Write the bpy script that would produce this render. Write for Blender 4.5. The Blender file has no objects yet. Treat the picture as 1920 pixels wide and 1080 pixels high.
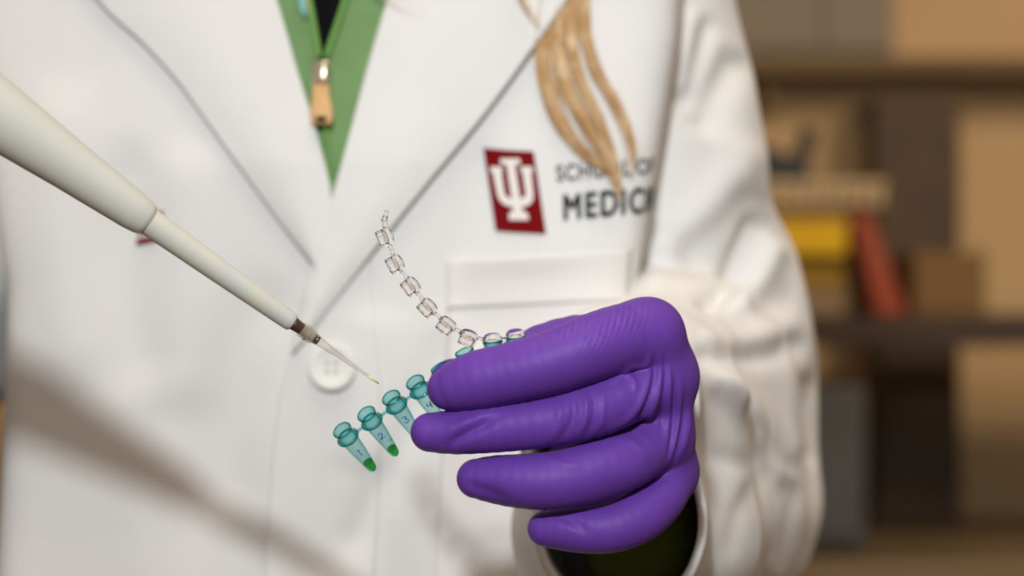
import bpy, bmesh, math, random
import numpy as np
from mathutils import Vector, Matrix

random.seed(7)
rng = np.random.default_rng(7)
SC = bpy.context.scene
COL = SC.collection

# ------------------------------------------------------------------ camera, world, lamps, exposure
DIST = 0.90                       # camera to the hand
KPX = 0.325 / 1920.0              # metres per pixel at the hand's distance
Z0 = 1.18                         # height of the camera axis above the floor
cam_data = bpy.data.cameras.new('camera')
cam = bpy.data.objects.new('camera', cam_data)
COL.objects.link(cam)
cam.location = (0, -DIST, Z0)
cam.rotation_euler = (math.radians(90), 0, 0)
cam_data.sensor_width = 36
cam_data.lens = 36 * DIST / 0.325
cam_data.clip_start = 0.05
cam_data.dof.use_dof = True
cam_data.dof.focus_distance = DIST - 0.004
cam_data.dof.aperture_fstop = cam_data.lens / 12.3
SC.camera = cam

world = bpy.data.worlds.new('room_ambient')
SC.world = world
world.use_nodes = True
bgn = world.node_tree.nodes['Background']
bgn.inputs[0].default_value = (1.0, 0.78, 0.60, 1)
bgn.inputs[1].default_value = 0.24


def area_lamp(name, loc, target, size, power, color):
    ld = bpy.data.lights.new(name, 'AREA')
    ld.shape = 'DISK'
    ld.size = size
    ld.energy = power
    ld.color = color
    lo = bpy.data.objects.new(name, ld)
    COL.objects.link(lo)
    lo.location = loc
    lo.rotation_euler = (Vector(target) - Vector(loc)).to_track_quat('-Z', 'Y').to_euler()
    return lo


area_lamp('camera_flash', (-0.06, -1.00, Z0 + 0.425), (0.03, 0.22, Z0 + .06), 0.060, 2.05, (0.93, 0.98, 1.0)).data.spread = math.radians(75)
area_lamp('overhead_fill', (0.1, -0.25, 2.75), (0.05, 0.1, 0.0), 1.0, 14.0, (1.0, 0.82, 0.65))  # unseen warm fill, added overhead to light the hand from the top
area_lamp('background_fill', (1.15, 0.75, 2.05), (0.55, 2.5, 1.25), 0.7, 22.0, (1.0, 0.86, 0.66))  # unseen fill added to brighten the wall and shelves behind her

SC.cycles.transparent_max_bounces = 40
SC.view_settings.view_transform = 'Standard'
SC.view_settings.look = 'None'
SC.view_settings.exposure = 0.0
SC.view_settings.gamma = 1.0
SC.view_settings.use_curve_mapping = False


def P(px, py, y=0.0):
    f = (DIST + y) / DIST
    return np.array([(px - 960) * KPX * f, y, Z0 + (540 - py) * KPX * f])


def to_px(V):
    f = (DIST + V[:, 1]) / DIST
    return np.stack([V[:, 0] / (KPX * f) + 960, 540 - (V[:, 2] - Z0) / (KPX * f)], 1)


def PX(y):
    """metres covered by one pixel at depth y"""
    return KPX * (DIST + y) / DIST


# ------------------------------------------------------------------ materials
def mat(name, color, rough=0.6, spec=0.4, metal=0.0, trans=0.0, ior=1.45, noise=0.0, noise_scale=40.0,
        bump=0.0, bump_scale=400.0, sheen=0.0, weave=0.0, color2=None, coat=0.0):
    m = bpy.data.materials.new(name)
    m.use_nodes = True
    nt = m.node_tree
    b = nt.nodes['Principled BSDF']
    b.inputs['Base Color'].default_value = (*color, 1)
    b.inputs['Roughness'].default_value = rough
    b.inputs['Specular IOR Level'].default_value = spec
    b.inputs['Metallic'].default_value = metal
    b.inputs['Transmission Weight'].default_value = trans
    b.inputs['IOR'].default_value = ior
    b.inputs['Coat Weight'].default_value = coat
    if sheen:
        b.inputs['Sheen Weight'].default_value = sheen
    tc = nt.nodes.new('ShaderNodeTexCoord')
    if noise > 0:
        n = nt.nodes.new('ShaderNodeTexNoise')
        n.inputs['Scale'].default_value = noise_scale
        n.inputs['Detail'].default_value = 5
        nt.links.new(tc.outputs['Object'], n.inputs['Vector'])
        mx = nt.nodes.new('ShaderNodeMix')
        mx.data_type = 'RGBA'
        c2 = color2 if color2 else tuple(c * (1 - noise) for c in color)
        mx.inputs[6].default_value = (*color, 1)
        mx.inputs[7].default_value = (*c2, 1)
        rp = nt.nodes.new('ShaderNodeMapRange')
        rp.inputs[1].default_value = 0.42
        rp.inputs[2].default_value = 0.68
        nt.links.new(n.outputs['Fac'], rp.inputs[0])
        nt.links.new(rp.outputs[0], mx.inputs[0])
        nt.links.new(mx.outputs[2], b.inputs['Base Color'])
    if bump > 0 or weave > 0:
        bp = nt.nodes.new('ShaderNodeBump')
        bp.inputs['Distance'].default_value = 0.0004
        if weave > 0:
            wv = nt.nodes.new('ShaderNodeTexWave')
            wv.inputs['Scale'].default_value = bump_scale
            wv.bands_direction = 'DIAGONAL'
            nt.links.new(tc.outputs['Object'], wv.inputs['Vector'])
            bp.inputs['Strength'].default_value = weave
            nt.links.new(wv.outputs['Fac'], bp.inputs['Height'])
        else:
            n2 = nt.nodes.new('ShaderNodeTexNoise')
            n2.inputs['Scale'].default_value = bump_scale
            n2.inputs['Detail'].default_value = 4
            nt.links.new(tc.outputs['Object'], n2.inputs['Vector'])
            bp.inputs['Strength'].default_value = bump
            nt.links.new(n2.outputs['Fac'], bp.inputs['Height'])
        nt.links.new(bp.outputs[0], b.inputs['Normal'])
    return m


def thin_plastic(name, absorb, density, diffuse, diff_fac, rough=0.08, ior=1.5):
    """clear plastic wall: straight-through transmission, dielectric reflection and absorption by thickness"""
    m = bpy.data.materials.new(name)
    m.use_nodes = True
    nt = m.node_tree
    for n in list(nt.nodes):
        nt.nodes.remove(n)
    out = nt.nodes.new('ShaderNodeOutputMaterial')
    tr = nt.nodes.new('ShaderNodeBsdfTransparent')
    gl = nt.nodes.new('ShaderNodeBsdfGlossy')
    gl.inputs['Roughness'].default_value = rough
    df = nt.nodes.new('ShaderNodeBsdfDiffuse')
    df.inputs['Color'].default_value = (*diffuse, 1)
    fr = nt.nodes.new('ShaderNodeFresnel')
    fr.inputs['IOR'].default_value = ior
    m1 = nt.nodes.new('ShaderNodeMixShader')
    m1.inputs[0].default_value = diff_fac
    m2 = nt.nodes.new('ShaderNodeMixShader')
    nt.links.new(tr.outputs[0], m1.inputs[1])
    nt.links.new(df.outputs[0], m1.inputs[2])
    geo = nt.nodes.new('ShaderNodeNewGeometry')
    outer = nt.nodes.new('ShaderNodeMath')                  # mirror only on the outside of a wall
    outer.operation = 'SUBTRACT'
    outer.inputs[0].default_value = 1.0
    nt.links.new(geo.outputs['Backfacing'], outer.inputs[1])
    fm = nt.nodes.new('ShaderNodeMath')
    fm.operation = 'MULTIPLY'
    nt.links.new(fr.outputs[0], fm.inputs[0])
    nt.links.new(outer.outputs[0], fm.inputs[1])
    nt.links.new(fm.outputs[0], m2.inputs[0])
    nt.links.new(m1.outputs[0], m2.inputs[1])
    nt.links.new(gl.outputs[0], m2.inputs[2])
    nt.links.new(m2.outputs[0], out.inputs['Surface'])
    if density > 0:
        va = nt.nodes.new('ShaderNodeVolumeAbsorption')
        va.inputs['Color'].default_value = (*absorb, 1)
        va.inputs['Density'].default_value = density
        nt.links.new(va.outputs[0], out.inputs['Volume'])
    return m


M = {}
M['coat'] = mat('white_cotton', (0.745, 0.745, 0.74), 0.9, 0.15, bump_scale=500, weave=0.12, noise=0.03, noise_scale=25)
M['coat_pocket'] = mat('white_cotton_pocket', (0.76, 0.74, 0.73), 0.9, 0.15, bump_scale=500, weave=0.12)
M['glove'] = mat('purple_nitrile', (0.128, 0.044, 0.335), 0.50, 0.24, bump=0.22, bump_scale=1500, noise=0.10, noise_scale=60)
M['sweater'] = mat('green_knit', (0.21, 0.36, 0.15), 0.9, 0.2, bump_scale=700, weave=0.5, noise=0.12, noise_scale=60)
M['sweater_shaded'] = mat('shaded_green_ribbed_knit', (0.06, 0.085, 0.015), 0.95, 0.1, bump_scale=700, weave=0.5)  # the sweater's green with the shade inside the sleeve put into its colour
M['piping'] = mat('green_zip_tape', (0.16, 0.34, 0.09), 0.8, 0.2)
M['shirt'] = mat('black_jersey', (0.006, 0.006, 0.007), 0.95, 0.1)
M['brass'] = mat('pale_gold_metal', (0.92, 0.84, 0.66), 0.28, 0.5, metal=1.0)
M['tan'] = mat('tan_leather', (0.68, 0.42, 0.18), 0.6, 0.4, noise=0.15, noise_scale=200)
M['teal_ribbon'] = mat('teal_ribbon', (0.20, 0.48, 0.48), 0.6, 0.3)
M['orange_ribbon'] = mat('tan_ribbon', (0.70, 0.42, 0.24), 0.7, 0.3)
M['crimson'] = mat('crimson_print', (0.17, 0.004, 0.006), 0.85, 0.1, weave=0.1, bump_scale=500)
M['cream_print'] = mat('cream_print', (0.78, 0.74, 0.71), 0.85, 0.1)
M['black_print'] = mat('black_print', (0.018, 0.020, 0.024), 0.85, 0.1)
M['button'] = mat('white_button', (0.76, 0.77, 0.74), 0.6, 0.3)
M['button_hole'] = mat('button_hole', (0.50, 0.50, 0.47), 0.8, 0.2)
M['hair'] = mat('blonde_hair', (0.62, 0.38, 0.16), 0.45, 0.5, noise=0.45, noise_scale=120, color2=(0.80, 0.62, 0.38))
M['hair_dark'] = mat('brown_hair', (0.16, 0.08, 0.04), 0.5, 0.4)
M['skin'] = mat('skin', (0.62, 0.38, 0.28), 0.55, 0.4, noise=0.08, noise_scale=60)
M['trousers'] = mat('dark_trousers', (0.03, 0.03, 0.04), 0.9, 0.2)
M['shoe'] = mat('black_shoe', (0.02, 0.02, 0.02), 0.5, 0.4)
M['pipette'] = mat('grey_white_plastic', (0.54, 0.555, 0.53), 0.38, 0.45, noise=0.16, noise_scale=70, color2=(0.60, 0.585, 0.47), bump=0.05, bump_scale=300)
M['pipette_grip'] = mat('pale_handle_plastic', (0.56, 0.56, 0.51), 0.42, 0.45)
M['cone'] = mat('brown_cone', (0.060, 0.036, 0.020), 0.28, 0.5, noise=0.3, noise_scale=300)
M['plunger'] = mat('yellow_plunger', (0.65, 0.50, 0.08), 0.4, 0.5)
M['teal'] = thin_plastic('teal_tube_plastic', (0.04, 0.72, 0.71), 1700, (0.06, 0.40, 0.40), 0.04, 0.10)
M['teal_rim'] = thin_plastic('teal_thick_plastic', (0.04, 0.70, 0.70), 5200, (0.05, 0.36, 0.37), 0.06, 0.10)
M['clear'] = mat('clear_cap_plastic', (0.985, 0.975, 0.97), 0.09, 0.5, trans=1.0, ior=1.20)
M['tip'] = thin_plastic('clear_tip_plastic', (0.55, 0.47, 0.40), 900, (0.7, 0.66, 0.62), 0.04, 0.06)
M['tip_collar'] = thin_plastic('clear_collar_plastic', (0.84, 0.77, 0.62), 500, (0.75, 0.70, 0.58), 0.22, 0.12)
M['green_liquid'] = thin_plastic('green_liquid', (0.12, 0.955, 0.03), 1150, (0.10, 0.60, 0.05), 0.12, 0.08, 1.33)
M['green_dark'] = mat('dark_green_meniscus', (0.02, 0.20, 0.03), 0.12, 0.5)
M['yellow_liquid'] = mat('yellow_green_liquid', (0.80, 0.84, 0.22), 0.15, 0.5)
M['ink'] = mat('blue_marker_ink', (0.015, 0.17, 0.55), 0.5, 0.3)
M['wall'] = mat('brown_wall_paint', (0.56, 0.37, 0.19), 0.9, 0.2, noise=0.08, noise_scale=3)
M['wall_upper'] = mat('grey_brown_panel', (0.24, 0.195, 0.15), 0.9, 0.2)
M['floor'] = mat('brown_floor', (0.20, 0.13, 0.08), 0.7, 0.3, noise=0.2, noise_scale=8)
M['shelf'] = mat('dark_shelf', (0.045, 0.026, 0.018), 0.6, 0.3, noise=0.2, noise_scale=12)
M['shelf_brown'] = mat('brown_shelf', (0.16, 0.098, 0.045), 0.7, 0.3)
M['bench'] = mat('brown_bench_top', (0.16, 0.105, 0.055), 0.5, 0.4)
M['bench_front'] = mat('grey_cabinet', (0.07, 0.065, 0.06), 0.6, 0.3)
M['steel'] = mat('dark_equipment', (0.060, 0.056, 0.055), 0.5, 0.4)
M['cabinet'] = mat('dark_wood_cabinet', (0.085, 0.05, 0.028), 0.6, 0.3, noise=0.3, noise_scale=10)
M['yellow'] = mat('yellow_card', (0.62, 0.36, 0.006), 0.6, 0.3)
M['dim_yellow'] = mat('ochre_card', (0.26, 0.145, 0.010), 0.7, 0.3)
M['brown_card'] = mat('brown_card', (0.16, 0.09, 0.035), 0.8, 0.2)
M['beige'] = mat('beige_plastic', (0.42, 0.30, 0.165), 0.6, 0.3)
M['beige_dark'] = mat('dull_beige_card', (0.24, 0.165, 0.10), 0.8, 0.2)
M['red'] = mat('red_orange_binder', (0.27, 0.04, 0.008), 0.5, 0.4)
M['black'] = mat('black_plastic', (0.010, 0.009, 0.009), 0.4, 0.4)
M['paper'] = mat('paper', (0.55, 0.48, 0.38), 0.9, 0.1)


# ------------------------------------------------------------------ object helpers
def link(name, me, m, parent=None, smooth=True):
    o = bpy.data.objects.new(name, me)
    COL.objects.link(o)
    if m is not None and not me.materials:
        me.materials.append(m)
    if smooth and me.polygons:
        me.polygons.foreach_set('use_smooth', np.ones(len(me.polygons), dtype=bool))
    if parent is not None:
        o.parent = parent
        bpy.context.view_layer.update()
        o.matrix_parent_inverse = parent.matrix_world.inverted()
    return o


def pydata(name, V, F, m, parent=None, smooth=True):
    me = bpy.data.meshes.new(name)
    V = np.asarray(V, dtype=float)
    me.from_pydata([tuple(v) for v in V], [], [tuple(int(i) for i in f) for f in F])
    me.update()
    return link(name, me, m, parent, smooth)


def from_bm(name, bm, m, parent=None, smooth=False):
    bmesh.ops.recalc_face_normals(bm, faces=bm.faces)
    me = bpy.data.meshes.new(name)
    bm.to_mesh(me)
    bm.free()
    return link(name, me, m, parent, smooth)


def empty(name, loc, parent=None):
    o = bpy.data.objects.new(name, None)
    COL.objects.link(o)
    o.location = Vector([float(c) for c in loc])
    o.empty_display_size = 0.02
    if parent:
        o.parent = parent
    bpy.context.view_layer.update()
    return o


def tag(o, label=None, cat=None, group=None, kind=None):
    if label: o['label'] = label
    if cat: o['category'] = cat
    if group: o['group'] = group
    if kind: o['kind'] = kind
    return o


def solidify(o, t, offset=-1.0):
    md = o.modifiers.new('thickness', 'SOLIDIFY')
    md.thickness = t
    md.offset = offset
    return o


def bm_box(bm, c, s, rot=None, bevel=0.0):
    r = bmesh.ops.create_cube(bm, size=1.0)
    vs = r['verts']
    mtx = Matrix.Translation(Vector(c)) @ (rot.to_4x4() if rot else Matrix.Identity(4)) @ Matrix.Diagonal((*s, 1))
    bmesh.ops.transform(bm, matrix=mtx, verts=vs)
    if bevel > 0:
        es = list({e for v in vs for e in v.link_edges})
        bmesh.ops.bevel(bm, geom=es, offset=bevel, segments=2, affect='EDGES', profile=0.5)


def frame_axes(a):
    a = np.asarray(a, float)
    a = a / np.linalg.norm(a)
    ref = np.array([0, 0, 1.0]) if abs(a[2]) < 0.9 else np.array([1.0, 0, 0])
    u = np.cross(ref, a); u /= np.linalg.norm(u)
    return a, u, np.cross(a, u)


def lathe(profile, origin, axis, seg=32, closed=False):
    """profile: list of (h along axis, radius); closed joins last to first (a solid ring)"""
    a, u, v = frame_axes(axis)
    origin = np.asarray(origin, float)
    V = []; F = []
    n = len(profile)
    for h, r in profile:
        for i in range(seg):
            t = 2 * math.pi * i / seg
            V.append(origin + a * h + r * (math.cos(t) * u + math.sin(t) * v))
    for j in range(n if closed else n - 1):
        j2 = (j + 1) % n
        for i in range(seg):
            i2 = (i + 1) % seg
            F.append((j * seg + i, j * seg + i2, j2 * seg + i2, j2 * seg + i))
    area = sum(profile[j][0] * profile[(j + 1) % n][1] - profile[(j + 1) % n][0] * profile[j][1] for j in range(n))
    if area > 0:
        F = [f[::-1] for f in F]
    return V, F


def merge(parts):
    V = []; F = []
    for v, f in parts:
        o = len(V)
        V += list(v)
        F += [tuple(i + o for i in ff) for ff in f]
    return V, F


def tube_mesh(path, radii, seg=8, cap=True):
    path = np.asarray(path, float)
    n = len(path)
    if np.isscalar(radii):
        radii = [radii] * n
    T = np.gradient(path, axis=0)
    T /= np.linalg.norm(T, axis=1)[:, None] + 1e-12
    _, u, _ = frame_axes(T[0])
    V = []; F = []
    for i in range(n):
        u = u - T[i] * np.dot(u, T[i]); u /= np.linalg.norm(u)
        w = np.cross(T[i], u)
        for s in range(seg):
            t = 2 * math.pi * s / seg
            V.append(path[i] + radii[i] * (math.cos(t) * u + math.sin(t) * w))
    for i in range(n - 1):
        for s in range(seg):
            s2 = (s + 1) % seg
            F.append((i * seg + s, i * seg + s2, (i + 1) * seg + s2, (i + 1) * seg + s))
    if cap:
        F.append(tuple(range(seg - 1, -1, -1)))
        F.append(tuple((n - 1) * seg + s for s in range(seg)))
    return V, F


def spline(pts, n):
    """Catmull-Rom through rows of pts, resampled to n rows"""
    p = np.asarray(pts, float)
    if len(p) == 2:
        t = np.linspace(0, 1, n)[:, None]
        return p[0] * (1 - t) + p[1] * t
    d = np.r_[0, np.cumsum(np.linalg.norm(np.diff(p[:, :min(3, p.shape[1])], axis=0), axis=1) + 1e-9)]
    tt = np.linspace(0, d[-1], n)
    m = np.gradient(p, d, axis=0)
    k = np.clip(np.searchsorted(d, tt, side='right') - 1, 0, len(p) - 2)
    h = (d[k + 1] - d[k])[:, None]
    s = ((tt - d[k])[:, None]) / h
    return ((2 * s**3 - 3 * s**2 + 1) * p[k] + (s**3 - 2 * s**2 + s) * h * m[k]
            + (-2 * s**3 + 3 * s**2) * p[k + 1] + (s**3 - s**2) * h * m[k + 1])


# ------------------------------------------------------------------ distance-field modelling
def sd_cone(p, a, b, ra, rb):
    a = np.asarray(a, np.float32); b = np.asarray(b, np.float32)
    ab = b - a
    t = np.clip(((p - a) @ ab) / max(float(ab @ ab), 1e-12), 0, 1)
    d = p - a - t[:, None] * ab
    return np.sqrt((d * d).sum(1)) - (ra + (rb - ra) * t)


def smin(a, b, k):
    h = np.clip(k - np.abs(a - b), 0, None) / k
    return np.minimum(a, b) - h * h * k * 0.25


def chain(p, pts, k=0.0025):
    d = None
    for (a, ra), (b, rb) in zip(pts[:-1], pts[1:]):
        c = sd_cone(p, a, b, ra, rb)
        d = c if d is None else smin(d, c, k)
    return d


def surface_nets(fn, lo, hi, h, chunk=400000):
    lo = np.asarray(lo, float); hi = np.asarray(hi, float)
    n = np.ceil((hi - lo) / h).astype(int) + 1
    ax = [lo[i] + h * np.arange(n[i]) for i in range(3)]
    g = np.stack(np.meshgrid(*ax, indexing='ij'), -1).reshape(-1, 3).astype(np.float32)
    m = 4                                            # a coarse pass finds the blocks the surface runs through
    nc = (n + m - 1) // m + 1
    gc = np.stack(np.meshgrid(*[lo[i] + h * m * (np.arange(nc[i]) + .5) - h * .5 for i in range(3)], indexing='ij'), -1).reshape(-1, 3).astype(np.float32)
    fc = np.concatenate([fn(gc[i:i + chunk]) for i in range(0, len(gc), chunk)]).reshape(nc)
    f = np.repeat(np.repeat(np.repeat(fc, m, 0), m, 1), m, 2)[:n[0], :n[1], :n[2]].reshape(-1).copy()
    near = np.flatnonzero(np.abs(f) < h * m * 1.6)
    for i in range(0, len(near), chunk):
        k = near[i:i + chunk]
        f[k] = fn(g[k])
    f = f.reshape(n)
    s = f < 0
    c = [(i, j, k) for i in (0, 1) for j in (0, 1) for k in (0, 1)]
    sl = lambda o: tuple(slice(o[i], n[i] - 1 + o[i]) for i in range(3))
    cnt = sum(s[sl(o)].astype(np.int8) for o in c)
    act = (cnt > 0) & (cnt < 8)
    idx = np.argwhere(act)
    ids = -np.ones(act.shape, int)
    ids[act] = np.arange(len(idx))
    acc = np.zeros((len(idx), 3)); num = np.zeros(len(idx))
    val = {o: f[idx[:, 0] + o[0], idx[:, 1] + o[1], idx[:, 2] + o[2]] for o in c}
    for o in c:
        for d in range(3):
            if o[d] == 0:
                o2 = tuple(o[i] + (1 if i == d else 0) for i in range(3))
                fa, fb = val[o], val[o2]
                cr = (fa < 0) != (fb < 0)
                t = np.where(cr, fa / np.where(cr, fa - fb, 1), 0)
                pos = np.tile(np.array(o, float), (len(idx), 1))
                pos[:, d] += t
                acc[cr] += pos[cr]; num[cr] += 1
    V = lo + h * (idx + acc / num[:, None])
    F = []
    for d in range(3):
        e1, e2 = (d + 1) % 3, (d + 2) % 3
        a = [slice(None)] * 3; b = [slice(None)] * 3
        a[d] = slice(0, n[d] - 1); b[d] = slice(1, n[d])
        sa, sb = s[tuple(a)], s[tuple(b)]
        q = np.argwhere(sa != sb)
        q = q[(q[:, e1] > 0) & (q[:, e2] > 0) & (q[:, e1] < n[e1] - 1) & (q[:, e2] < n[e2] - 1)]
        flip = ~sa[q[:, 0], q[:, 1], q[:, 2]]
        def cell(o1, o2):
            r = q.copy(); r[:, e1] -= o1; r[:, e2] -= o2
            return ids[r[:, 0], r[:, 1], r[:, 2]]
        quad = np.stack([cell(1, 1), cell(0, 1), cell(0, 0), cell(1, 0)], 1)
        quad[flip] = quad[flip][:, ::-1]
        F.append(quad)
    F = np.concatenate(F)
    F = F[(F >= 0).all(1)]

    def grad(p):
        e = h * 0.5
        G = np.stack([fn((p + np.eye(3)[i] * e).astype(np.float32)) - fn((p - np.eye(3)[i] * e).astype(np.float32)) for i in range(3)], 1)
        return G / (np.linalg.norm(G, axis=1)[:, None] + 1e-12)
    for _ in range(2):
        N = grad(V)
        V = V - N * np.clip(fn(V.astype(np.float32)), -h * .6, h * .6)[:, None]
    return V, F, grad(V)


def view_dir(V):
    d = V - np.array([0, -DIST, Z0])
    return d / np.linalg.norm(d, axis=1)[:, None]


def seg_dist(Q, poly):
    """distance to, signed side of and run along a polyline in the picture's pixels"""
    poly = np.asarray(poly, float)
    best = np.full(len(Q), 1e9); side = np.zeros(len(Q)); run = np.zeros(len(Q))
    L = np.r_[0, np.cumsum(np.linalg.norm(np.diff(poly, axis=0), axis=1))]
    for i in range(len(poly) - 1):
        a, b = poly[i], poly[i + 1]
        ab = b - a
        t = np.clip(((Q - a) @ ab) / (ab @ ab), 0, 1)
        d = Q - a - t[:, None] * ab
        dd = np.linalg.norm(d, axis=1)
        m = dd < best
        best[m] = dd[m]
        side[m] = np.sign(ab[0] * (Q - a)[m, 1] - ab[1] * (Q - a)[m, 0])
        run[m] = (L[i] + t[m] * (L[i + 1] - L[i])) / L[-1]
    return best, side, run


def fold(V, N, poly, width, amp, kind='ridge', fade=0.18, ymax=None):
    """raise (or sink) a fold of fabric along a line; width in pixels, amp in metres"""
    poly = spline(poly, max(8, 4 * len(poly)))
    Q = to_px(V)
    d, s, r = seg_dist(Q, poly)
    face = np.clip(-(N * view_dir(V)).sum(1) * 4, 0, 1)
    if ymax is not None:
        face = face * (V[:, 1] < ymax)
    end = np.clip(np.minimum(r, 1 - r) / fade, 0, 1)
    end = end * end * (3 - 2 * end)
    x = d / width
    if kind == 'ridge':
        w = np.exp(-x * x)
    elif kind == 'crease':                       # narrow valley with a soft shoulder each side
        w = -np.exp(-x * x) + 0.45 * np.exp(-((x - 1.9) / 1.1) ** 2)
    elif kind == 'step':                         # a lapped fold: full on the left of the line, falling off slowly
        w = np.where(s > 0, np.exp(-(x * 3) ** 2), np.exp(-(x * .55) ** 2))
    return V + N * (amp * w * end * face)[:, None]


# ------------------------------------------------------------------ the room behind
def box_obj(name, x0, x1, y0, y1, z0, z1, m, parent=None, bevel=0.0):
    bm = bmesh.new()
    bm_box(bm, ((x0 + x1) / 2, (y0 + y1) / 2, (z0 + z1) / 2), (x1 - x0, y1 - y0, z1 - z0), bevel=bevel)
    return from_bm(name, bm, m, parent)


YB = 2.10                                        # front edge of the shelf behind her
s_bg = PX(YB)
bgx = lambda px: (px - 960) * s_bg
bgz = lambda py: Z0 + (540 - py) * s_bg
wx = lambda px, y: (px - 960) * PX(y)
wz = lambda py, y: Z0 + (540 - py) * PX(y)
tag(box_obj('floor', -2.2, 2.2, -1.6, 2.75, -0.05, 0.0, M['floor']), kind='structure')
tag(box_obj('wall_back', -2.2, 2.2, 2.62, 2.72, 0.0, 2.7, M['wall']), kind='structure')

bx0, bx1 = -0.35, 0.95
bench = empty('lab_bench', (0.3, 2.3, 0))
tag(bench, 'brown topped lab bench along the back wall with dark grey doors', 'bench')
box_obj('worktop', bx0, bx1, YB - 0.06, 2.615, 0.865, 0.895, M['bench'], bench, 0.004)
box_obj('carcass', bx0 + .01, bx1 - .01, YB + 0.0, 2.61, 0.0, 0.865, M['bench_front'], bench)
for i in range(3):
    a = bx0 + .02 + i * 0.42
    d = box_obj('door', a, a + 0.405, YB - 0.02, YB, 0.10, 0.85, M['bench_front'], bench, 0.003)
    h = box_obj('handle', a + .34, a + .355, YB - 0.045, YB - 0.02, 0.60, 0.72, M['steel'], d, 0.003)

shelf = empty('reagent_shelf', (0.3, 2.3, 0.895))
tag(shelf, 'dark brown shelf standing on the bench, carrying the yellow boxes', 'shelf')
zs = bgz(592)
box_obj('board', bx0, bx1, YB, 2.40, zs - 0.032, zs, M['shelf'], shelf, 0.003)
for x in (bx0 + .02, bx1 - .05):
    box_obj('upright', x, x + .03, YB + .02, 2.38, 0.895, zs - 0.032, M['shelf'], shelf)

eq = empty('equipment_case', (bgx(1560), 2.3, 0.895))
tag(eq, 'dark grey equipment case on the bench under the shelf', 'equipment')
box_obj('housing', bgx(1330), bgx(1632), YB + .03, 2.36, 0.900, zs - 0.075, M['steel'], eq, 0.006)
box_obj('front_panel', bgx(1350), bgx(1612), YB + .022, YB + .03, 0.915, zs - 0.10, M['steel'], eq, 0.002)
for x in (bgx(1345), bgx(1615)):
    for y in (YB + .06, 2.32):
        box_obj('foot', x - .008, x + .008, y - .008, y + .008, 0.895, 0.901, M['black'], eq)

wsh = empty('wall_shelf', (0.3, 2.5, bgz(130)))
tag(wsh, 'brown shelf board fixed high on the back wall', 'shelf')
zw = wz(104, 2.50)
box_obj('board', bx0, 0.95, 2.50, 2.62, zw - 0.022, zw, M['shelf_brown'], wsh, 0.002)
for px in (1300, 1500):
    box_obj('bracket', bgx(px), bgx(px) + .02, 2.54, 2.62, zw - 0.06, zw - 0.022, M['shelf_brown'], wsh)
cup = empty('storage_panel', (bgx(1450), 2.5, zw))
tag(cup, 'grey brown cupboard standing on the high wall shelf', 'cupboard')
box_obj('body', bx0 + .05, wx(1700, 2.42), 2.53, 2.615, zw, zw + .45, M['wall_upper'], cup, 0.003)
box_obj('door', bx0 + .06, wx(1560, 2.41), 2.52, 2.53, zw + .01, zw + .44, M['wall_upper'], cup, 0.002)
box_obj('door', wx(1563, 2.41), wx(1694, 2.41), 2.52, 2.53, zw + .01, zw + .44, M['wall_upper'], cup, 0.002)

cab = empty('tall_cabinet', (bgx(1780), 2.0, 0))
tag(cab, 'tall dark brown wooden cabinet at the right beside the shelf', 'cabinet')
box_obj('carcass', bx1 + .002, bx1 + .5, 1.95, 2.615, 0.0, 2.1, M['cabinet'], cab, 0.003)
box_obj('door', bx1 + .012, bx1 + .49, 1.93, 1.95, 0.08, 2.08, M['cabinet'], cab, 0.003)
panel = empty('wood_panel', (wx(1720, 2.5), 2.55, .895))
tag(panel, 'dark brown upright board standing on the bench against the wall', 'board')
box_obj('board', wx(1640, 2.5), wx(1800, 2.5), 2.50, 2.61, .896, wz(190, 2.5), M['cabinet'], panel, 0.003)
box_obj('top_edge', wx(1640, 2.5), wx(1800, 2.5), 2.495, 2.612, wz(190, 2.5), wz(180, 2.5), M['shelf_brown'], panel, 0.001)


def carton(name, label, x0, x1, z0, z1, m, y0, y1, cat='box', group=None, lid=None):
    t = empty(name, ((x0 + x1) / 2, (y0 + y1) / 2, z0))
    tag(t, label, cat, group)
    box_obj('box_body', x0, x1, y0, y1, z0, z0 + (z1 - z0) * (.72 if lid else 1), m, t, 0.002)
    if lid:
        box_obj('lid', x0 - .0015, x1 + .0015, y0 - .0015, y1 + .0015, z0 + (z1 - z0) * .72, z1, lid, t, 0.002)
    return t


xl = bgx(1290)
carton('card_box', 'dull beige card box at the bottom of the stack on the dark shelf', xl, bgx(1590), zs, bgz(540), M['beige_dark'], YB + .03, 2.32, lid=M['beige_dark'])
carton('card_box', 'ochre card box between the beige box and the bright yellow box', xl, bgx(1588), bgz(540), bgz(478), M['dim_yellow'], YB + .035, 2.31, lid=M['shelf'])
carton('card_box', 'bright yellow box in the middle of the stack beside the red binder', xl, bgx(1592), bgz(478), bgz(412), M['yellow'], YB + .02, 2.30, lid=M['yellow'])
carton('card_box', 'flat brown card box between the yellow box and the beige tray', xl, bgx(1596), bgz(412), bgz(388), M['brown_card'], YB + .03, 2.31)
tr = empty('ribbed_tray', (bgx(1480), 2.2, bgz(388)))
tag(tr, 'beige ribbed plastic tray on top of the stack of boxes', 'tray')
x1t = bgx(1665)
box_obj('tray_base', xl, x1t, YB + .025, 2.33, bgz(388), bgz(384), M['beige'], tr, 0.001)
for i in range(14):
    a = xl + (x1t - xl) * i / 14
    box_obj('rib', a + .002, a + (x1t - xl) / 14 - .002, YB + .021, YB + .03, bgz(384), bgz(352), M['beige'], tr, 0.001)
box_obj('tray_rim', xl, x1t, YB + .018, 2.33, bgz(352), bgz(337), M['beige'], tr, 0.001)

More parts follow.
